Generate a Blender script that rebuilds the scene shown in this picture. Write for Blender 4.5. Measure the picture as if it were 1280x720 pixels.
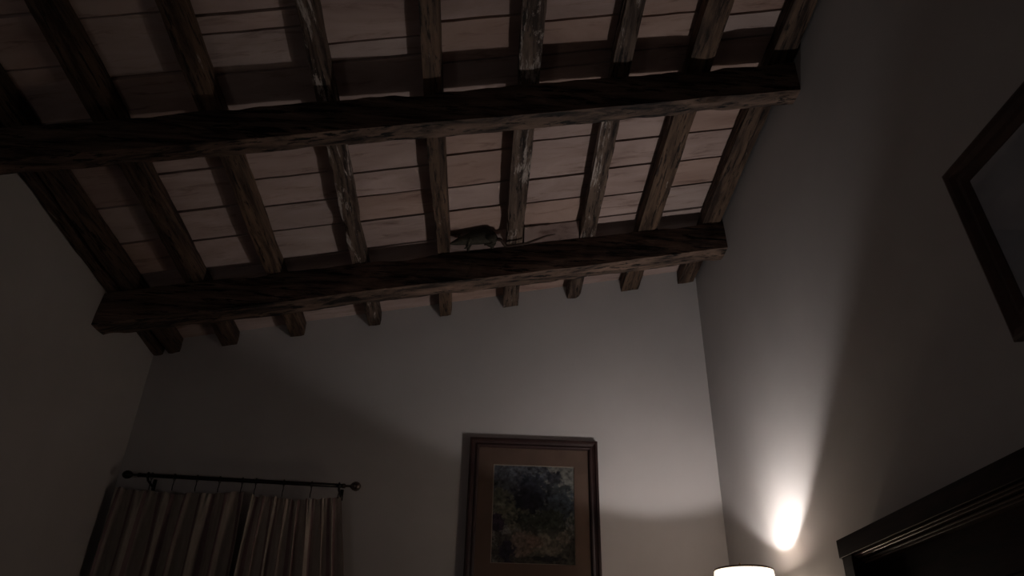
import bpy, bmesh, math, random
from mathutils import Vector, Matrix, noise
random.seed(7)
for o in list(bpy.data.objects): bpy.data.objects.remove(o)
S = bpy.context.scene
COL = S.collection
V = Vector
# ------------------------------------------------------------ camera, world, lamp light, exposure
YAW, PITCH, ROLL, FPX = 0.030, 0.526, 0.026, 934.0
CAMZ = 1.5                                   # eye height; the floor is z = 0
fwd = V((math.sin(YAW)*math.cos(PITCH), math.cos(YAW)*math.cos(PITCH), math.sin(PITCH)))
rgt = V((math.cos(YAW), -math.sin(YAW), 0)); up = rgt.cross(fwd)
r2 = math.cos(ROLL)*rgt + math.sin(ROLL)*up; u2 = -math.sin(ROLL)*rgt + math.cos(ROLL)*up
cam = bpy.data.cameras.new('camera'); camo = bpy.data.objects.new('camera', cam); COL.objects.link(camo)
camo.matrix_world = Matrix(((r2.x, u2.x, -fwd.x, 0), (r2.y, u2.y, -fwd.y, 0), (r2.z, u2.z, -fwd.z, CAMZ), (0, 0, 0, 1)))
cam.sensor_width = 36; cam.lens = 36*FPX/1280; cam.clip_start = .02
S.camera = camo
w = bpy.data.worlds.new('night'); S.world = w; w.use_nodes = True
w.node_tree.nodes['Background'].inputs[0].default_value = (.02, .025, .04, 1)
w.node_tree.nodes['Background'].inputs[1].default_value = .02
S.view_settings.view_transform = 'Standard'; S.view_settings.look = 'None'
S.view_settings.exposure = 0.0; S.view_settings.gamma = 1
S.view_settings.use_curve_mapping = False
BULB_POS = (1.102, 3.139, CAMZ+.451); BULB_W = 4.5; TIP_W = 7.0; LOW_POS = (1.10, 3.14, CAMZ+.10); LOW_W = 4.5; BULB_COL = (1, .945, .91)
RIM_C = (1.067, 3.164, CAMZ+.554); RIM_R = .116; SHADE_H = .28; SHADE_GLOW = 1.5; LINING_GLOW = 2.0; SHADE_COL = (1, .84, .68)

# added dim fill for the right wall, on the viewer's left behind the camera
l3 = bpy.data.lights.new('added_room_fill', 'POINT'); l3.energy = 5.5; l3.color = (1, .96, .93); l3.shadow_soft_size = .12
l3o = bpy.data.objects.new('added_room_fill', l3); COL.objects.link(l3o); l3o.location = (-1.80, -.5, 1.15)

# ------------------------------------------------------------ room numbers
XL, XR, YB, YF = -1.934, 1.278, 4.0, -1.3
SX, TY, H0 = .203, -.057, 2.393+CAMZ         # underside plane of the rafters
RH = .088                                    # rafter height
def hp(x, y): return H0 + SX*x + TY*y

# ------------------------------------------------------------ materials
def mat(name, col, rough=.8, spec=.3, metal=0):
    m = bpy.data.materials.new(name); m.use_nodes = True
    b = m.node_tree.nodes['Principled BSDF']
    b.inputs['Base Color'].default_value = (*col, 1); b.inputs['Roughness'].default_value = rough
    b.inputs['Specular IOR Level'].default_value = spec; b.inputs['Metallic'].default_value = metal
    return m
def nd(m, t, **k):
    n = m.node_tree.nodes.new(t)
    for a, v in k.items():
        if a in n.inputs: n.inputs[a].default_value = v
        else: setattr(n, a, v)
    return n
def lk(m, a, b): m.node_tree.links.new(a, b)
def ramp(m, fac, stops, interp='LINEAR'):
    r = nd(m, 'ShaderNodeValToRGB'); r.color_ramp.interpolation = interp
    e = r.color_ramp.elements
    while len(e) < len(stops): e.new(.5)
    for i, (p, c) in enumerate(stops):
        e[i].position = p; e[i].color = (*c, 1)
    lk(m, fac, r.inputs[0]); return r.outputs[0]
def noise_tex(m, scale, sc=(1, 1, 1), detail=6, rough=.6, dist=0, coord='Object', loc=(0, 0, 0)):
    tc = nd(m, 'ShaderNodeTexCoord'); mp = nd(m, 'ShaderNodeMapping')
    mp.inputs['Scale'].default_value = sc; mp.inputs['Location'].default_value = loc
    lk(m, tc.outputs[coord], mp.inputs[0])
    n = nd(m, 'ShaderNodeTexNoise'); n.inputs['Scale'].default_value = scale; n.inputs['Detail'].default_value = detail
    n.inputs['Roughness'].default_value = rough; n.inputs['Distortion'].default_value = dist
    lk(m, mp.outputs[0], n.inputs['Vector']); return n.outputs[0]
def bump(m, h, strength=.3, dist=.01):
    b = nd(m, 'ShaderNodeBump'); b.inputs['Strength'].default_value = strength; b.inputs['Distance'].default_value = dist
    lk(m, h, b.inputs['Height']); lk(m, b.outputs[0], m.node_tree.nodes['Principled BSDF'].inputs['Normal'])
def base(m): return m.node_tree.nodes['Principled BSDF'].inputs['Base Color']
def mixc(m, f, a, b):
    x = nd(m, 'ShaderNodeMix', data_type='RGBA'); lk(m, f, x.inputs[0])
    for s, v in ((6, a), (7, b)):
        if isinstance(v, tuple): x.inputs[s].default_value = (*v, 1)
        else: lk(m, v, x.inputs[s])
    return x.outputs[2]

def plaster():
    m = mat('plaster', (.5, .5, .5), .92, .15)
    n = noise_tex(m, 1.6, detail=4)
    lk(m, ramp(m, n, [(.3, (.42, .395, .388)), (.7, (.47, .445, .438))]), base(m))
    bump(m, noise_tex(m, 22, detail=5), .12, .004); return m
def wood(name, sc, dark=(.018, .009, .006), light=(.11, .062, .04), flake=.80, fl=(.33, .28, .25), off=(0, 0, 0)):
    m = mat(name, dark, .75, .25)
    g = noise_tex(m, 3.0, sc, 8, .65, .6, loc=off)
    g2 = noise_tex(m, 7.0, sc, 6, .7, .2, loc=(off[0]+3, off[1], off[2]))
    c = ramp(m, g, [(.38, dark), (.52, tuple((a+b)/2 for a, b in zip(dark, light))), (.70, light)])
    ck = ramp(m, g2, [(.40, (0, 0, 0)), (.46, (1, 1, 1))])
    c = mixc(m, ck, tuple(d*.35 for d in dark), c)
    f = noise_tex(m, 2.2, tuple(.6*s+.8 for s in sc), 9, .78, .4, loc=(off[0]+9, off[1]+5, off[2]))
    fm = ramp(m, f, [(max(0, flake-.03), (0, 0, 0)), (min(1, flake+.02), (1, 1, 1))])
    lk(m, mixc(m, fm, c, fl), base(m))
    bump(m, g2, .6, .006); return m
def terracotta(name, a, b, off):
    m = mat(name, a, .9, .15)
    n = noise_tex(m, 2.0, (1.0, 3.0, 1), 7, .6, .8, loc=(off, off*.7, 0))
    n2 = noise_tex(m, 9.0, (.35, 2.4, 1), 6, .7, .5, loc=(-off, off, 0))
    c = ramp(m, n, [(.30, a), (.68, b)])
    s = ramp(m, n2, [(.30, (.55, .5, .48)), (.45, (1, 1, 1)), (.72, (1, 1, 1)), (.80, (1.25, 1.25, 1.25))])
    mx = nd(m, 'ShaderNodeMix', data_type='RGBA', blend_type='MULTIPLY'); mx.inputs[0].default_value = 1
    lk(m, c, mx.inputs[6]); lk(m, s, mx.inputs[7]); lk(m, mx.outputs[2], base(m))
    bump(m, n2, .25, .004); return m
M = {}
M['plaster'] = plaster()
M['beam'] = wood('old_beam_wood', (.7, 6, 6), dark=(.009, .006, .005), light=(.18, .115, .085), flake=.80)
M['rafter'] = [wood('rafter_wood', (9, .7, 9), light=(.12, .075, .05), flake=.70),
               wood('rafter_wood_peeling', (9, .7, 9), light=(.16, .11, .082), flake=.585, off=(4, 2, 0)),
               wood('rafter_wood_brown', (9, .7, 9), dark=(.03, .017, .011), light=(.15, .092, .06), flake=.66, off=(8, 1, 0))]
M['tile'] = [terracotta('terracotta_tile_pink', (.28, .20, .178), (.43, .325, .295), 1),
             terracotta('terracotta_tile_grey', (.28, .208, .188), (.42, .33, .303), 5),
             terracotta('terracotta_tile_orange', (.27, .178, .148), (.42, .30, .255), 11)]
M['dark'] = mat('roof_underlay', (.03, .022, .018), .95, .1)
M['floor'] = terracotta('floor_terracotta', (.07, .035, .024), (.12, .065, .045), 3)
M['iron'] = mat('dark_iron', (.012, .009, .008), .4, .5, .6)
M['finial'] = mat('aged_metal', (.12, .09, .075), .25, .6, .8)
def door_wood():
    m = mat('dark_polished_wood', (.02, .008, .006), .5, .08)
    g = noise_tex(m, 3.0, (5, 1, 9), 7, .65, .8)
    lk(m, ramp(m, g, [(.35, (.008, .004, .003)), (.7, (.035, .018, .014))]), base(m)); bump(m, g, .25, .004); return m
M['door'] = door_wood()
M['moulding'] = mat('polished_moulding_highlight', (.07, .042, .03), .32, .5)  # glossier than the door, its colour lightened to carry the highlight lines
def frame_wood(name='mahogany_frame', a=(.016, .007, .007), b=(.040, .020, .018), r=.38):
    m = mat(name, a, r, .5)
    g = noise_tex(m, 6, (1, 1, 1), 5, .6, .5)
    lk(m, ramp(m, g, [(.35, a), (.7, b)]), base(m)); return m
M['frame'] = frame_wood()
M['frame2'] = frame_wood('brown_picture_frame', (.02, .008, .005), (.065, .026, .016), .5)
M['mat'] = mat('brown_mount', (.165, .095, .065), .9, .1)
n_ = noise_tex(M['mat'], 4, detail=4); lk(M['mat'], ramp(M['mat'], n_, [(.3, (.088, .057, .045)), (.7, (.115, .074, .057))]), base(M['mat']))
M['bevel'] = mat('cream_bevel', (.20, .165, .135), .8, .2)
def glass():
    m = bpy.data.materials.new('picture_glass'); m.use_nodes = True; nt = m.node_tree; nt.nodes.clear()
    o = nd(m, 'ShaderNodeOutputMaterial'); t = nd(m, 'ShaderNodeBsdfTransparent'); g = nd(m, 'ShaderNodeBsdfGlossy')
    g.inputs['Roughness'].default_value = .03; g.inputs['Color'].default_value = (1, 1, 1, 1)
    f = nd(m, 'ShaderNodeFresnel'); f.inputs[0].default_value = 1.45; x = nd(m, 'ShaderNodeMixShader')
    ge = nd(m, 'ShaderNodeNewGeometry'); mu = nd(m, 'ShaderNodeMath', operation='SUBTRACT', use_clamp=True)
    lk(m, f.outputs[0], mu.inputs[0]); lk(m, ge.outputs['Backfacing'], mu.inputs[1])      # the pane reflects at its front face only
    lk(m, mu.outputs[0], x.inputs[0]); lk(m, t.outputs[0], x.inputs[1]); lk(m, g.outputs[0], x.inputs[2]); lk(m, x.outputs[0], o.inputs[0])
    return m
M['glass'] = glass()
def vcol(name):
    m = mat(name, (.1, .1, .1), .85, .15); a = nd(m, 'ShaderNodeVertexColor'); a.layer_name = 'Col'
    lk(m, a.outputs[0], base(m)); return m
M['print'] = vcol('faded_print')
def curtain_cloth():
    m = mat('striped_curtain', (.3, .25, .2), .95, .1)
    a = nd(m, 'ShaderNodeVertexColor'); a.layer_name = 'Col'
    n = noise_tex(m, 60, (1, 1, .25), 3)
    s = ramp(m, n, [(.3, (.8, .8, .8)), (.7, (1, 1, 1))])
    mx = nd(m, 'ShaderNodeMix', data_type='RGBA', blend_type='MULTIPLY'); mx.inputs[0].default_value = 1
    lk(m, a.outputs[0], mx.inputs[6]); lk(m, s, mx.inputs[7]); lk(m, mx.outputs[2], base(m)); return m
M['curtain'] = curtain_cloth()
def rat_fur():
    m = mat('rat_fur', (.03, .026, .02), .9, .1)
    n = noise_tex(m, 140, (.35, 1, 1), 4); lk(m, ramp(m, n, [(.3, (.022, .019, .014)), (.7, (.055, .048, .038))]), base(m)); bump(m, n, .4, .002); return m
M['rat'] = rat_fur(); M['rattail'] = mat('rat_tail_skin', (.045, .028, .022), .7, .2); M['eye'] = mat('rat_eye', (.004, .004, .004), .1, .7)
def shade_mat():
    m = mat('glowing_lampshade', (.75, .66, .55), .9, .1)
    b = m.node_tree.nodes['Principled BSDF']
    b.inputs['Emission Color'].default_value = (*SHADE_COL, 1); b.inputs['Emission Strength'].default_value = SHADE_GLOW; return m
M['shade'] = shade_mat()
M['lining'] = mat('glowing_shade_lining', (.85, .80, .74), .9, .1)
_b = M['lining'].node_tree.nodes['Principled BSDF']; _b.inputs['Emission Color'].default_value = (1, .90, .80, 1); _b.inputs['Emission Strength'].default_value = LINING_GLOW
M['trim'] = mat('shade_trim', (.10, .065, .04), .8, .2)
M['bulb'] = mat('bulb_glow', (1, .95, .9), .4, .2)
_b = M['bulb'].node_tree.nodes['Principled BSDF']; _b.inputs['Emission Color'].default_value = (1, .9, .8, 1); _b.inputs['Emission Strength'].default_value = 12
M['brass'] = mat('dull_brass', (.25, .16, .07), .35, .5, 1)

# ------------------------------------------------------------ helpers
def obj(name, bm, m, parent=None, smooth=False):
    me = bpy.data.meshes.new(name); bmesh.ops.recalc_face_normals(bm, faces=bm.faces); bm.to_mesh(me); bm.free()
    for x in (m if isinstance(m, list) else [m]): me.materials.append(x)
    if smooth:
        for p in me.polygons: p.use_smooth = True
    o = bpy.data.objects.new(name, me); COL.objects.link(o)
    if parent: o.parent = parent; o.matrix_parent_inverse = Matrix.Translation(-parent.location)
    return o
def thing(name, label, cat, loc=(0, 0, 0), group=None):
    o = bpy.data.objects.new(name, None); COL.objects.link(o); o.location = loc; o.empty_display_size = .05
    o['label'] = label; o['category'] = cat
    if group: o['group'] = group
    return o
def hexa(bm, c):                                        # 8 corners: bottom 4 ccw then top 4
    v = [bm.verts.new(p) for p in c]
    for f in ((0, 3, 2, 1), (4, 5, 6, 7), (0, 1, 5, 4), (1, 2, 6, 5), (2, 3, 7, 6), (3, 0, 4, 7)): bm.faces.new([v[i] for i in f])
    return v
def box(bm, x0, x1, y0, y1, z0, z1):
    return hexa(bm, [(x0, y0, z0), (x1, y0, z0), (x1, y1, z0), (x0, y1, z0), (x0, y0, z1), (x1, y0, z1), (x1, y1, z1), (x0, y1, z1)])
def bevel(bm, w, seg=2): bmesh.ops.bevel(bm, geom=bm.edges[:], offset=w, segments=seg, affect='EDGES', profile=.5)
def lathe(bm, prof, c=(0, 0, 0), axis='z', n=24):
    rings = []
    for r, h in prof:
        ring = []
        for i in range(n):
            a = 2*math.pi*i/n; p = (r*math.cos(a), r*math.sin(a), h)
            if axis == 'x': p = (h, r*math.cos(a), r*math.sin(a))
            if axis == 'y': p = (r*math.cos(a), h, r*math.sin(a))
            ring.append(bm.verts.new((p[0]+c[0], p[1]+c[1], p[2]+c[2])))
        rings.append(ring)
    for a, b in zip(rings, rings[1:]):
        for i in range(n): bm.faces.new((a[i], a[(i+1) % n], b[(i+1) % n], b[i]))
    for r in (rings[0], rings[-1]):
        if len(set(tuple(round(q, 6) for q in v.co) for v in r)) > 2: bm.faces.new(r)
def tube(bm, pts, rad, n=8):
    pts = [V(p) for p in pts]; rings = []
    for i, p in enumerate(pts):
        t = (pts[min(i+1, len(pts)-1)]-pts[max(i-1, 0)]).normalized()
        a = t.cross(V((0, 0, 1))) if abs(t.z) < .95 else t.cross(V((0, 1, 0))); a.normalize(); b = t.cross(a)
        r = rad[i] if isinstance(rad, (list, tuple)) else rad
        rings.append([bm.verts.new(p+r*(math.cos(2*math.pi*k/n)*a+math.sin(2*math.pi*k/n)*b)) for k in range(n)])
    for a, b in zip(rings, rings[1:]):
        for i in range(n): bm.faces.new((a[i], a[(i+1) % n], b[(i+1) % n], b[i]))
    bm.faces.new(rings[0]); bm.faces.new(rings[-1])
def struct(name, bm, m):
    o = obj(name, bm, m); o['kind'] = 'structure'; return o

# ------------------------------------------------------------ the room
T = .15
def sloped_wall(name, x0, x1, y0, y1):
    bm = bmesh.new(); tp = lambda x, y: hp(x, y)+RH+.03
    hexa(bm, [(x0, y0, 0), (x1, y0, 0), (x1, y1, 0), (x0, y1, 0), (x0, y0, tp(x0, y0)), (x1, y0, tp(x1, y0)), (x1, y1, tp(x1, y1)), (x0, y1, tp(x0, y1))])
    return struct(name, bm, M['plaster'])
sloped_wall('wall_back', XL-T, XR+T, YB, YB+T)
sloped_wall('wall_front', XL-T, XR+T, YF-T, YF)
sloped_wall('wall_left', XL-T, XL, YF, YB)
sloped_wall('wall_right', XR, XR+T, YF, YB)
bm = bmesh.new(); box(bm, XL-T, XR+T, YF-T, YB+T, -.12, 0); struct('floor', bm, M['floor'])
def slab(bm, x0, x1, y0, y1, z0, z1):                   # z offsets above the rafter underside plane
    return hexa(bm, [(x, y, hp(x, y)+z) for z in (z0, z1) for x, y in ((x0, y0), (x1, y0), (x1, y1), (x0, y1))])
bm = bmesh.new(); slab(bm, XL-T, XR+T, YF-T, YB+T, RH+.035, RH+.09)
ceiling = struct('ceiling', bm, M['dark'])

# rafters: right lower edge x at the near beam, width, material, roughness
def rough_bar(bm, f, n, amp, seed, chip=.0):
    """f(t, k) gives the 12 outline points of the bar at t; noise roughens them"""
    rings = []
    for i in range(n+1):
        t = i/n; ring = []
        P = f(t); c = sum((V(p) for p in P), V())/len(P)
        for k, p in enumerate(P):
            p = V(p); q = p*3.1+V((seed, seed*2, k*.35))
            d = noise.noise(q)*amp + noise.noise(p*17+V((seed, 0, k)))*amp*.45
            if k % 3 == 0: d = -abs(d)*1.3-amp*.2-(chip*max(0, noise.noise(p*6+V((seed*3, 0, 0)))-.15) if chip else 0)   # corners worn away
            dr = (p-c).normalized(); ring.append(bm.verts.new(p+dr*min(d, amp*.25)))
        rings.append(ring)
    m = len(rings[0])
    for a, b in zip(rings, rings[1:]):
        for i in range(m): bm.faces.new((a[i], a[(i+1) % m], b[(i+1) % m], b[i]))
    bm.faces.new(rings[0]); bm.faces.new(rings[-1])
def rect12(a, b, c, d):
    out = []
    for p, q in ((a, b), (b, c), (c, d), (d, a)):
        p, q = V(p), V(q)
        for k in range(3): out.append(p.lerp(q, k/3))
    return out
RAFT = [(-1.880, .050, 0, 0), (-1.790, .070, 0, 0), (-1.470, .085, 0, -.01), (-1.095, .075, 2, 0), (-.665, .070, 1, .0),
        (-.238, .070, 2, .0), (.158, .095, 1, .0), (.547, .085, 1, .0), (.906, .110, 2, 0.004), (1.266, .110, 0, 0)]
for i, (xr_, wd, mi, sk) in enumerate(RAFT):
    def f(t, xr_=xr_, wd=wd, sk=sk, i=i):
        y = YF+.0+(YB-YF)*t; xx = xr_+.010*noise.noise(V((i*5.3, y*1.1, 0)))*(0 if i in (0, 9) else 1)
        w_ = wd+.010*noise.noise(V((i*3.7+50, y*1.4, 0)))
        a, b = (xx-w_, y), (xx, y)
        return rect12((*a, hp(*a)), (*b, hp(*b)), (*b, hp(*b)+RH), (*a, hp(*a)+RH))
    bm = bmesh.new(); rough_bar(bm, f, 110, .006, i*7.1+1, .03 if mi == 1 else .0)
    obj('rafter', bm, M['rafter'][mi], ceiling)

# terracotta slabs laid across the rafters: joints (y) per bay, as seen, then carried on towards the near wall
JT = {0: [2.13, 2.50, 2.80, 3.09, 3.34], 1: [1.81, 2.03, 2.30, 2.55, 2.82, 3.08, 3.34], 2: [1.84, 2.11, 2.40, 2.64, 2.90, 3.12, 3.38],
      3: [1.87, 1.95, 2.14, 2.36, 2.55, 2.74, 2.93, 3.12, 3.36], 4: [1.81, 2.04, 2.13, 2.38, 2.58, 2.77, 2.94, 3.13, 3.36],
      5: [1.79, 1.98, 2.18, 2.36, 2.54, 2.72, 2.95, 3.13, 3.35], 6: [1.80, 2.02, 2.19, 2.26, 2.48, 2.69, 2.96, 3.14, 3.35],
      7: [1.82, 2.04, 2.21, 2.38, 2.56, 2.75, 2.94, 3.16, 3.34], 8: [1.85, 2.07, 2.20, 2.40, 2.58, 2.75, 2.95, 3.15, 3.36]}
for b in range(9):
    x0 = RAFT[b][0]-RAFT[b][1]/2+.002; x1 = RAFT[b+1][0]-RAFT[b+1][1]/2-.002
    ys = sorted(JT[b]); y = ys[0]
    while y > YF+.25: y -= random.uniform(.19, .25); ys.insert(0, y)
    ys = [YF]+[v for v in ys if v > YF+.08]
    y = ys[-1]
    while y < YB-.30: y += random.uniform(.18, .23); ys.append(y)
    ys.append(YB)
    for k, (ya, yb) in enumerate(zip(ys, ys[1:])):
        g = .0035+random.uniform(0, .003); dz = random.uniform(0, .008); tl = random.uniform(-.004, .004)
        nx = 5; bm = bmesh.new(); xs = [x0+(x1-x0)*q/nx for q in range(nx+1)]
        wob = lambda x, yy: .0030*noise.noise(V((x*14, yy*9, b)))
        lo = [(x, ya+g+wob(x, ya)+tl*(x-x0)) for x in xs]; hi = [(x, yb-g+wob(x, yb)+tl*(x-x0)) for x in xs]
        if k == 0: lo = [(x, ya) for x in xs]
        if k == len(ys)-2: hi = [(x, yb) for x in xs]
        za = RH+dz*.5; zb = RH+dz
        vb = [[bm.verts.new((x, y_, hp(x, y_)+z)) for (x, y_), z in zip(row, [zz]*len(row))] for row, zz in ((lo, za), (hi, zb))]
        vt = [[bm.verts.new((x, y_, hp(x, y_)+RH+.03)) for (x, y_) in row] for row in (lo, hi)]
        for q in range(nx):
            bm.faces.new((vb[0][q], vb[0][q+1], vb[1][q+1], vb[1][q])); bm.faces.new((vt[0][q], vt[1][q], vt[1][q+1], vt[0][q+1]))
            bm.faces.new((vb[0][q], vt[0][q], vt[0][q+1], vb[0][q+1])); bm.faces.new((vb[1][q], vb[1][q+1], vt[1][q+1], vt[1][q]))
        for e in (0, nx): bm.faces.new((vb[0][e], vb[1][e], vt[1][e], vt[0][e]))
        obj('tile', bm, M['tile'][random.choices([0, 1, 2], [5, 4 if b < 5 else 1, 1 if b < 5 else 4])[0]], ceiling)

# added mortar fillets in two bays over the far beam, sloped to catch light
for b in (4, 5, 6):
    if b == 4: continue
    x0 = RAFT[b][0]+.002; x1 = RAFT[b+1][0]-RAFT[b+1][1]-.002; bm = bmesh.new(); A = []; B = []; nx = 24
    rows = []
    for q in range(nx+1):
        x = x0+(x1-x0)*q/nx; yb_ = 3.365+.022*x; j = .006*noise.noise(V((x*22, b, 0))); row = []
        for dy, dz in ((.002, .001), (-.010+j*.5, .030), (-.022+j*.5, .060), (-.034+j*.5, RH-.001), (.110, RH-.001), (.110, .001)):
            row.append(bm.verts.new((x, yb_+dy, hp(x, yb_+dy)+dz)))
        rows.append(row)
    for a_, b_ in zip(rows, rows[1:]):
        for k in range(6): bm.faces.new((a_[k], a_[(k+1) % 6], b_[(k+1) % 6], b_[k]))
    bm.faces.new(rows[0]); bm.faces.new(rows[-1])
    obj('added_fillet', bm, M['tile'][0], ceiling)

# main beams
def main_beam(label, y0, ysk, height, depth, topdepth, seed, batter=0):
    def f(t):
        x = XL+(XR-XL)*t; yf = y0+ysk*x; yb = yf+depth+.006*noise.noise(V((seed, x*1.5, 0))); z = hp(x, yf)-.001
        zb = z-height-.008*noise.noise(V((seed+8, x*1.3, 0))); yt = yf+topdepth; zt2 = hp(x, yt)-.001
        return rect12((x, yf+.004-batter, zb), (x, yf, z), (x, yt, zt2), (x, yb-.004, zb+.002))
    bm = bmesh.new(); rough_bar(bm, f, 130, .007, seed, .02)
    o = obj('ceiling_beam', bm, M['beam']); o['label'] = label; o['category'] = 'beam'; o['group'] = 'main beams crossing under the rafters'
    return o
main_beam('dark rough main beam nearest the picture wall, with the rat on top of it', 3.365, .022, .194, .118, .13, 3.3, .026)
main_beam('dark rough main beam crossing higher in view, nearer the viewer, without the rat', 2.245, .022, .165, .10, .118, 21.7)

# ------------------------------------------------------------ floor lamp in the corner
lx, ly, rz = RIM_C
lamp = thing('floor_lamp', 'lit lamp with a glowing white shade in the right corner of the room', 'lamp', (lx, ly, 0))
TAP = .13
bm = bmesh.new(); n = 64
prof = [(RIM_R, rz), (RIM_R+TAP*SHADE_H, rz-SHADE_H), (RIM_R+TAP*SHADE_H-.003, rz-SHADE_H), (RIM_R-.003, rz)]
# the shade may not touch the wall: its lower rim stays clear
mx = XR-.006-lx
prof = [(min(r, mx), z) for r, z in prof]
rings = [[bm.verts.new((lx+r*math.cos(2*math.pi*i/n), ly+r*math.sin(2*math.pi*i/n), z)) for i in range(n)] for r, z in prof]
for a, b in ((0, 1), (1, 2), (2, 3), (3, 0)):
    for i in range(n): bm.faces.new((rings[a][i], rings[a][(i+1) % n], rings[b][(i+1) % n], rings[b][i]))
shade = obj('lamp_shade', bm, M['shade'], lamp, True)
bm = bmesh.new()
rings = [[bm.verts.new((lx+r*math.cos(2*math.pi*i/n), ly+r*math.sin(2*math.pi*i/n), z)) for i in range(n)] for r, z in ((prof[3][0]-.001, rz-.004), (prof[2][0]-.001, rz-SHADE_H+.004))]
for i in range(n): bm.faces.new((rings[0][i], rings[0][(i+1) % n], rings[1][(i+1) % n], rings[1][i]))
obj('lining', bm, M['lining'], lamp, True)
bm = bmesh.new(); tube(bm, [(lx+(RIM_R-.001)*math.cos(a), ly+(RIM_R-.001)*math.sin(a), rz) for a in [2*math.pi*i/64 for i in range(65)]], .0038, 8)
obj('shade_rim', bm, M['trim'], lamp, True)
bm = bmesh.new()
for k in range(3):
    a = .5+k*2*math.pi/3; tube(bm, [(lx, ly, rz-.012), (lx+.12*math.cos(a), ly+.12*math.sin(a), rz-.003)], .0013, 6)
obj('shade_spider', bm, M['brass'], lamp)
bm = bmesh.new(); lathe(bm, [(.003, -.012), (.003, .0), (.0055, .012), (.006, .020), (.004, .026), (.001, .030)], (lx-.012, ly, rz), n=16)
obj('finial', bm, M['brass'], lamp, True)
bx, by, bz = BULB_POS
bm = bmesh.new(); lathe(bm, [(.010, -.06), (.012, -.045), (.021, -.02), (.024, -.002), (.019, .014), (.008, .022), (.0005, .024)], (bx, by, bz-.012), n=20)
bulb = obj('bulb', bm, M['bulb'], lamp, True)
bm = bmesh.new(); lathe(bm, [(.0155, 0), (.0165, .045), (.012, .05)], (bx, by, bz-.115), n=20); obj('bulb_socket', bm, M['brass'], lamp, True)
bm = bmesh.new(); lathe(bm, [(.010, .02), (.010, .6), (.014, .62), (.014, .65), (.010, .67), (.010, bz-.112)], (bx, by, 0), n=16); obj('pole', bm, M['brass'], lamp, True)
bm = bmesh.new(); lathe(bm, [(.13, 0), (.13, .012), (.10, .022), (.03, .03), (.012, .045)], (bx, by, 0), n=40); obj('base', bm, M['brass'], lamp, True)
# the lamp's own light: the bulb filament, just above the bulb's tip
ld = bpy.data.lights.new('bulb_light', 'POINT'); ld.energy = BULB_W; ld.color = BULB_COL; ld.shadow_soft_size = .014
lo = bpy.data.objects.new('bulb_light', ld); COL.objects.link(lo); lo.location = (bx, by, bz+.026)
l2 = bpy.data.lights.new('added_low_fill', 'POINT'); l2.energy = LOW_W; l2.color = (1, .78, .58); l2.shadow_soft_size = .03  # unseen low source, added for the warm pool and the header's shadow
l2o = bpy.data.objects.new('added_low_fill', l2); COL.objects.link(l2o); l2o.location = LOW_POS
bm = bmesh.new(); bmesh.ops.create_uvsphere(bm, u_segments=20, v_segments=12, radius=.022, matrix=Matrix.Translation(V(LOW_POS)-V((0, 0, .056)))); obj('added_low_bulb', bm, M['bulb'], lamp, True)  # bulb added to go with the low fill light
bm = bmesh.new(); tube(bm, [(bx, by, LOW_POS[2]-.09), (LOW_POS[0], LOW_POS[1], LOW_POS[2]-.10), (LOW_POS[0], LOW_POS[1], LOW_POS[2]-.076)], .008, 8); obj('added_bulb_arm', bm, M['brass'], lamp, True)  # arm added to hold the extra bulb
la = bpy.data.lights.new('bulb_tip_light', 'AREA'); la.shape = 'DISK'; la.size = .030; la.energy = TIP_W; la.color = BULB_COL
lao = bpy.data.objects.new('bulb_tip_light', la); COL.objects.link(lao); lao.location = (bx, by, bz+.028); lao.rotation_euler = (math.pi, 0, 0)

# ------------------------------------------------------------ framed print on the back wall
def frame_bars(t, prof, x0, x1, z0, z1, put, m, name='frame_rail'):
    """four mitred rails; prof = [(inset, height)], put(u, v, h) -> world"""
    quad = [(x0, z0), (x1, z0), (x1, z1), (x0, z1)]; inn = [(1, 1), (-1, 1), (-1, -1), (1, -1)]
    for i in range(4):
        j = (i+1) % 4; bm = bmesh.new(); A = []; B = []
        for ins, hh in prof:
            A.append(bm.verts.new(put(quad[i][0]+inn[i][0]*ins, quad[i][1]+inn[i][1]*ins, hh)))
            B.append(bm.verts.new(put(quad[j][0]+inn[j][0]*ins, quad[j][1]+inn[j][1]*ins, hh)))
        k = len(prof)
        for q in range(k): bm.faces.new((A[q], A[(q+1) % k], B[(q+1) % k], B[q]))
        bm.faces.new(A); bm.faces.new(B)
        obj(name, bm, m, t)
def quad_plate(bm, put, x0, x1, z0, z1, h0, h1):
    c = [(x0, z0), (x1, z0), (x1, z1), (x0, z1)]
    v = [bm.verts.new(put(a, b, h)) for h in (h0, h1) for a, b in c]
    for f in ((0, 3, 2, 1), (4, 5, 6, 7), (0, 1, 5, 4), (1, 2, 6, 5), (2, 3, 7, 6), (3, 0, 4, 7)): bm.faces.new([v[i] for i in f])
def grid_print(name, put, x0, x1, z0, z1, h, nx, nz, colf, m, parent):
    bm = bmesh.new(); cl = bm.loops.layers.color.new('Col') if False else bm.verts.layers.float_color.new('Col')
    G = [[None]*(nx+1) for _ in range(nz+1)]
    for j in range(nz+1):
        for i in range(nx+1):
            u, v = i/nx, j/nz; p = bm.verts.new(put(x0+(x1-x0)*u, z0+(z1-z0)*v, h)); p[cl] = (*colf(u, v), 1); G[j][i] = p
    for j in range(nz):
        for i in range(nx): bm.faces.new((G[j][i], G[j][i+1], G[j+1][i+1], G[j+1][i]))
    return obj(name, bm, m, parent)
FX0, FX1, FZ0, FZ1 = -.088, .612, CAMZ+.53, CAMZ+1.350
pic = thing('framed_picture', 'mahogany framed dark foliage print with brown mount, hanging on the wall facing the viewer', 'picture', ((FX0+FX1)/2, YB, FZ0))
TH = .034
put = lambda u, v, h: V((u, YB-.001-h, v))
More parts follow.
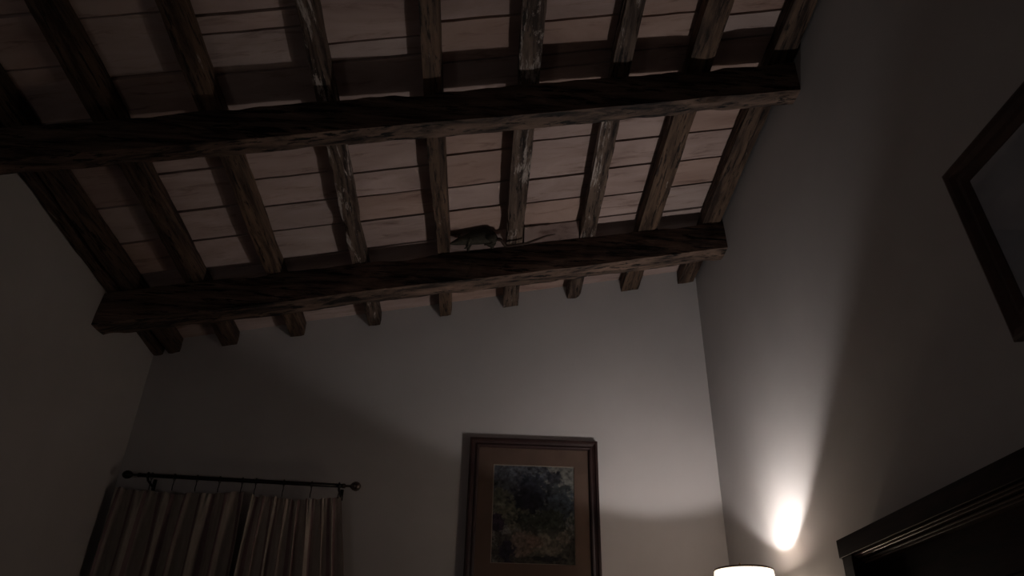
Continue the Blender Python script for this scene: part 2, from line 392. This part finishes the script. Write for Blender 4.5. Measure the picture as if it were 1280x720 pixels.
fp = [(0, 0), (0, TH-.004), (.004, TH), (.014, TH), (.018, TH-.006), (.030, TH-.010), (.040, TH-.006), (.046, TH-.008), (.052, TH-.018), (.052, .006), (.04, 0)]
frame_bars(pic, fp, FX0, FX1, FZ0, FZ1, put, M['frame'])
bm = bmesh.new(); quad_plate(bm, put, FX0+.045, FX1-.045, FZ0+.045, FZ1-.045, .001, .006); obj('backing_board', bm, M['dark'], pic)
AX0, AX1, AZ0, AZ1 = .046, .482, CAMZ+.697, CAMZ+1.206
bm = bmesh.new()                                         # mount with a window cut in it
for a, b, c, d in ((FX0+.05, FX1-.05, AZ1, FZ1-.05), (FX0+.05, FX1-.05, FZ0+.05, AZ0), (FX0+.05, AX0, AZ0, AZ1), (AX1, FX1-.05, AZ0, AZ1)):
    quad_plate(bm, put, a, b, c, d, .0105, .012)
obj('mount', bm, M['mat'], pic)
frame_bars(pic, [(-.0015, .0123), (-.0015, .0105), (.003, .0080), (.003, .0087)], AX0, AX1, AZ0, AZ1, put, M['bevel'], 'mount_bevel')
def art(u, v):
    P = V((u, v*1.17, 0)); nn = lambda s, o=0: noise.fractal(P*s+V((o, o*2, 0)), .8, 2.1, 6)
    sky = V((.075, .072, .066))*(1+.35*nn(3)); dk = V((.010, .011, .016)); gr = V((.030, .034, .026)); rk = V((.085, .062, .050))
    c = sky.copy()
    def blob(cx, cy, rx, ry, col, rough=.5, o=0, a=1):
        nonlocal c
        d = math.hypot((u-cx)/rx, (v-cy)/ry)+rough*(nn(6, o+3)*.8+nn(19, o+7)*.7); k = max(0, min(1, (1.0-d)/.22)); c = c.lerp(V(col)*(1+.6*nn(11, o)), k*a)
    blob(.30, .86, .42, .30, (.028, .030, .037), .5, 1, .9)         # hazy tree mass, upper left
    blob(.10, .60, .20, .16, (.055, .055, .040), .5, 2, .8)
    blob(.55, .70, .28, .26, dk, .75, 3)                          # dark crown
    blob(.76, .86, .08, .09, (.014, .014, .018), .8, 4)           # upright sprig
    blob(.82, .76, .17, .07, (.016, .018, .020), 1.0, 5)
    blob(.84, .56, .22, .18, (.020, .024, .030), .7, 6)
    blob(.42, .60, .20, .14, (.006, .006, .010), .6, 7)
    blob(.30, .46, .24, .12, (.050, .046, .032), .6, 8, .8)
    blob(.62, .43, .36, .12, (.016, .018, .014), .8, 9)
    blob(.05, .42, .11, .12, (.016, .010, .018), .7, 10)
    blob(.50, .14, .75, .24, (.026, .024, .020), .4, 11)
    blob(.38, .20, .18, .15, rk, .45, 12, .8); blob(.66, .19, .20, .12, (.075, .064, .050), .5, 13, .8)
    blob(.52, .23, .10, .07, (.09, .058, .046), .5, 14, .7); blob(.86, .28, .10, .07, (.07, .056, .045), .6, 15, .7)
    blob(.68, .06, .22, .035, (.008, .008, .009), .5, 16); blob(.20, .12, .09, .12, (.010, .008, .014), .6, 17)
    e = .80+.55*nn(20, 30)+.3*nn(42, 33); return tuple(max(.003, min(.30, q*e*1.9)) for q in c)
grid_print('print', put, AX0-.003, AX1+.003, AZ0-.003, AZ1+.003, .0075, 130, 150, art, M['print'], pic)
bm = bmesh.new(); quad_plate(bm, put, FX0+.051, FX1-.051, FZ0+.051, FZ1-.051, .0145, .0160); obj('glass', bm, M['glass'], pic)

# ------------------------------------------------------------ picture leaning forward on the right wall
LEAN = math.atan2(.045, .545)
PY1, PZ0, PZ1 = 1.560, CAMZ+.815, CAMZ+1.345
pic2 = thing('framed_picture', 'dark wooden picture frame on the right wall beside the door, leaning forward at the top', 'picture', (XR, 1.2, PZ0))
def put2(u, v, h):                                       # u runs along y, v up, h out from the wall
    vv = v-PZ0; return V((XR-.004-h*math.cos(LEAN)-vv*math.sin(LEAN), u, PZ0+vv*math.cos(LEAN)-h*math.sin(LEAN)))
PY0 = .80
frame_bars(pic2, [(0, 0), (0, .022), (.008, .026), (.022, .024), (.034, .016), (.050, .018), (.066, .010), (.066, .004), (.06, 0)], PY0, PY1, PZ0, PZ1-.03, put2, M['frame2'])
bm = bmesh.new(); quad_plate(bm, put2, PY0+.06, PY1-.06, PZ0+.06, PZ1-.09, .0005, .004); obj('backing_board', bm, M['dark'], pic2)
def art2(u, v):
    P = V((u, v, 0)); nn = noise.fractal(P*4, .8, 2, 5); c = V((.30, .31, .34))*(1+.15*nn)
    d = math.hypot((u-.55)/.26, (v-.38)/.30)+.5*nn
    c = c.lerp(V((.03, .028, .03)), max(0, min(1, (1-d)/.25))); return tuple(c)
grid_print('print', put2, PY0+.064, PY1-.064, PZ0+.064, PZ1-.03-.064, .0055, 60, 40, art2, M['print'], pic2)
bm = bmesh.new(); quad_plate(bm, put2, PY0+.065, PY1-.065, PZ0+.065, PZ1-.03-.065, .007, .0085); obj('glass', bm, M['glass'], pic2)

# ------------------------------------------------------------ door in the right wall
DY1, DY0, DZ = 2.53, 1.47, CAMZ+.547
XF = XR-.10
bm = bmesh.new(); box(bm, XR-.030, XR-.001, DY0+.05, DY1-.05, .01, DZ-.045)
door = struct('door_1', bm, M['door'])
def dpart(name, boxes, bev=.0015, m=None):
    bm = bmesh.new()
    for b_ in boxes: box(bm, *b_)
    if bev: bevel(bm, bev, 1)
    return obj(name, bm, m or M['door'], door)
dpart('header', [(XF, XR, DY0-.012, DY1, DZ-.058, DZ)])
dpart('jamb', [(XF+.004, XR, DY1-.080, DY1-.012, 0, DZ-.058)])
dpart('jamb', [(XF+.004, XR, DY0, DY0+.068, 0, DZ-.058)])
for k, (zz, xx) in enumerate(((.062, .012), (.068, .020), (.077, .034), (.083, .042))):
    dpart('moulding', [(XF+xx, XR-.03, DY0+.069, DY1-.081, DZ-zz-.003, DZ-zz+.003)], .001, M['moulding'])
for ya, yb in ((DY0+.075, (DY0+DY1)/2-.04), ((DY0+DY1)/2+.04, DY1-.10)):
    for za, zb in ((.25, 1.0), (1.15, DZ-.22)):
        dpart('door_panel', [(XR-.042, XR-.030, ya+.03, yb-.0, za, zb)], .006)
bm = bmesh.new(); lathe(bm, [(.022, -.0), (.010, -.006), (.009, -.03), (.022, -.04), (.026, -.05), (.018, -.06), (.001, -.062)], (XR-.030, DY0+.11, 1.02), 'x', 20)
obj('door_knob', bm, M['brass'], door, True)

# ------------------------------------------------------------ curtain rod and the two curtains
RY = YB-.10
def rodz(x): return CAMZ+1.061-.020*(x+1.873)
rod = thing('curtain_rod', 'thin black metal curtain rod with ball finials high on the left of the far wall', 'curtain rod', (-1.27, YB, rodz(-1.27)))
bm = bmesh.new(); tube(bm, [(x, RY, rodz(x)) for x in (-1.775, -1.27, -.735)], .0105, 16); obj('rod', bm, M['iron'], rod, True)
for x, s_ in ((-.735, 1), (-1.775, -1)):
    bm = bmesh.new()
    pr = [(.0125, 0), (.0125, .012), (.006, .018), (.006, .038), (.011, .043), (.020, .052), (.0245, .064), (.0245, .074), (.019, .086), (.008, .094), (.0005, .096)]
    if s_ < 0: pr = [(r*.86, h*.98) for r, h in pr]
    lathe(bm, [(r, h*s_) for r, h in pr], (x, RY, rodz(x)), 'x', 24); obj('finial', bm, M['finial'] if s_ > 0 else M['iron'], rod, True)
for x in (-.752, -1.735):
    bm = bmesh.new(); tube(bm, [(x, YB-.002, rodz(x)-.035), (x, YB-.03, rodz(x)-.035), (x, RY+.01, rodz(x)-.022), (x, RY, rodz(x)-.014)], .006, 8)
    box(bm, x-.009, x+.009, YB-.006, YB-.001, rodz(x)-.052, rodz(x)+.005)
    tube(bm, [(x, RY+.0145*math.cos(a), rodz(x)+.0145*math.sin(a)) for a in [math.pi*2*i/16 for i in range(17)]], .004, 6)
    obj('bracket', bm, M['iron'], rod, True)
def curtain(label, xa, xb, xa2, xb2, folds, seed, lite):
    t = thing('curtain', label, 'curtain', ((xa+xb)/2, RY, rodz((xa+xb)/2)), 'pair of curtains on the black rod')
    rnd = random.Random(seed); nx, nz = 300, 40; z1 = rodz((xa+xb)/2)-.058; z0 = .05
    ph = [rnd.uniform(-.5, .5) for _ in range(folds+2)]; am = [rnd.uniform(.65, 1.2) for _ in range(folds+2)]
    bm = bmesh.new(); cl = bm.verts.layers.float_color.new('Col'); G = []
    for j in range(nz+1):
        v = (j/nz)**2.2 if j else 0; row = []; z = z1+(z0-z1)*v
        for i in range(nx+1):
            u = i/nx; k = min(folds, int(u*folds)); a = am[k]*(1-(u*folds-k))+am[k+1]*(u*folds-k); p = ph[k]*(1-(u*folds-k))+ph[k+1]*(u*folds-k)
            grow = .30+.70*min(1, v*9); q = 2*math.pi*folds*u+p*2.2
            s1 = math.sin(q)
            yy = RY+.005-(.027*a*grow)*(s1*.85+.15*math.sin(2*q+seed))-.006*noise.noise(V((u*30, v*3, seed)))
            yy -= .006*math.sin(2*math.pi*folds*2.9*u+seed)*math.exp(-v*45)           # tight gathers in the heading
            e = min(1, v*3.2); x = (xa+(xb-xa)*u)*(1-e)+(xa2+(xb2-xa2)*u)*e
            x += .012*grow*math.cos(q)+.010*noise.noise(V((u*6, v*4, seed+9)))*min(1, v*8)
            zz = z-(.012*noise.noise(V((u*9, seed, 0)))+.006*abs(math.sin(math.pi*folds*1.5*u+seed)))*(1-v)**6 - (.020*math.sin(math.pi*u)*(1-v)**8)
            p_ = bm.verts.new((x, yy, zz)); row.append(p_)
            st = (u*folds*1.6+.15*seed) % 1
            c = V((.36, .31, .27)) if st < .55 else (V((.22, .15, .15)) if st < .80 else V((.31, .26, .23)))
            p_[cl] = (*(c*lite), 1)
        G.append(row)
    for j in range(nz):
        for i in range(nx): bm.faces.new((G[j][i], G[j][i+1], G[j+1][i+1], G[j+1][i]))
    o = obj('cloth', bm, M['curtain'], t, True); sm = o.modifiers.new('thickness', 'SOLIDIFY'); sm.thickness = .002
    nr = 4 if xb > -1 else 5
    for k in range(nr):
        x0_ = max(xa+.015, -1.715); x = x0_+(xb-.015-x0_)*k/(nr-1); bm = bmesh.new()
        zt = rodz(x); tube(bm, [(x, RY+.0155*math.sin(a), zt-.002+.0165*math.cos(a)) for a in [2*math.pi*i/16 for i in range(17)]], .0022, 6)
        tube(bm, [(x, RY, zt-.018), (x+.002, RY-.003, zt-.034), (x-.001, RY, zt-.050), (x, RY+.002, z1-.012)], .0026, 6)
        obj('curtain_ring', bm, M['iron'], t, True)
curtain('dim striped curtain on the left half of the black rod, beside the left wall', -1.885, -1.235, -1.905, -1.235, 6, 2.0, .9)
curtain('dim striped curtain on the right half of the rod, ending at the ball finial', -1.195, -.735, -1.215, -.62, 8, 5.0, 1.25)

# ------------------------------------------------------------ the rat on the beam
RATY = 3.312
def bt(x): return hp(x, 3.365+.022*x)-.012
rat = thing('rat', 'dark rat crouching on top of the far ceiling beam, long tail trailing to the right', 'rat', (-.09, RATY, bt(-.09)))
bm = bmesh.new()
def ell_loft(pts, n=20):
    rings = []
    for (x, dy, z, ry, rz_) in pts:
        rings.append([bm.verts.new((x, RATY+dy+ry*math.cos(2*math.pi*k/n), bt(x)+z+rz_*math.sin(2*math.pi*k/n))) for k in range(n)])
    for a, b in zip(rings, rings[1:]):
        for i in range(n): bm.faces.new((a[i], a[(i+1) % n], b[(i+1) % n], b[i]))
    bm.faces.new(rings[0]); bm.faces.new(rings[-1])
# x, sideways, centre height, half width, half height : snout to rump
ell_loft([(-.236, -.010, .028, .002, .002), (-.232, -.010, .029, .006, .006), (-.222, -.010, .031, .010, .010), (-.208, -.009, .035, .015, .015),
          (-.192, -.008, .039, .020, .020), (-.176, -.006, .042, .022, .023), (-.160, -.004, .046, .024, .027), (-.140, -.002, .052, .029, .034),
          (-.118, 0, .057, .034, .040), (-.090, 0, .059, .038, .044), (-.060, 0, .058, .040, .045), (-.035, 0, .053, .039, .042),
          (-.012, 0, .046, .034, .036), (.003, 0, .039, .025, .027), (.013, 0, .032, .014, .016), (.018, 0, .029, .004, .005)])
def blob(c, r, sub=2):
    mtx = Matrix.Translation((c[0], RATY+c[1], bt(c[0])+c[2])) @ Matrix.Diagonal((*r, 1)); bmesh.ops.create_icosphere(bm, subdivisions=sub, radius=1, matrix=mtx)
for sy in (-1, 1):
    blob((-.186, sy*.017-.007, .060), (.0085, .0050, .0160))              # ears
    blob((-.020, sy*.030, .030), (.030, .014, .028))                      # haunches
    X_ = lambda x, y, z: (x, RATY+y+.046*max(0, 1-z/.03), bt(x)+z)
    tube(bm, [X_(-.128, sy*.022, .040), X_(-.136, sy*.027, .022), X_(-.140, sy*.026, .009), X_(-.150, sy*.026, .005), X_(-.160, sy*.027, .004)], [.012, .008, .0058, .0052, .0035], 10)
    tube(bm, [X_(-.018, sy*.030, .026), X_(-.006, sy*.034, .010), X_(-.022, sy*.034, .0055), X_(-.045, sy*.034, .005), X_(-.055, sy*.035, .004)], [.014, .009, .006, .0055, .0035], 10)
body = obj('body', bm, M['rat'], rat, True)
rm = body.modifiers.new('skin_over', 'REMESH'); rm.mode = 'VOXEL'; rm.voxel_size = .0028; rm.use_smooth_shade = True
sm = body.modifiers.new('soften', 'SMOOTH'); sm.factor = .5; sm.iterations = 4
for sy in (-1, 1):
    bm = bmesh.new(); bmesh.ops.create_icosphere(bm, subdivisions=2, radius=.0036, matrix=Matrix.Translation((-.204, RATY-.009+sy*.0135, bt(-.204)+.042))); obj('eye', bm, M['eye'], rat, True)
bm = bmesh.new()
def bez(P, n=40):
    out = []
    for i in range(n+1):
        t = i/n*(len(P)-1); k = min(int(t), len(P)-2); f = t-k
        g = lambda j: V(P[max(0, min(len(P)-1, j))]); p0, p1, p2, p3 = g(k-1), g(k), g(k+1), g(k+2)
        out.append(.5*((2*p1)+(-p0+p2)*f+(2*p0-5*p1+4*p2-p3)*f*f+(-p0+3*p1-3*p2+p3)*f**3))
    return out
tp = [(.006, RATY, bt(.006)+.030), (.035, RATY-.01, bt(.035)+.012), (.062, 3.325, bt(.062)-.012), (.11, 3.315, bt(.11)-.022), (.165, 3.315, bt(.165)-.020),
      (.22, 3.32, bt(.22)-.002), (.275, 3.325, bt(.275)+.018), (.325, 3.33, bt(.325)+.026)]
pts = bez(tp); tube(bm, pts, [.0085*(1-i/len(pts))**.6+.0016 for i in range(len(pts))], 10)
obj('tail', bm, M['rattail'], rat, True)
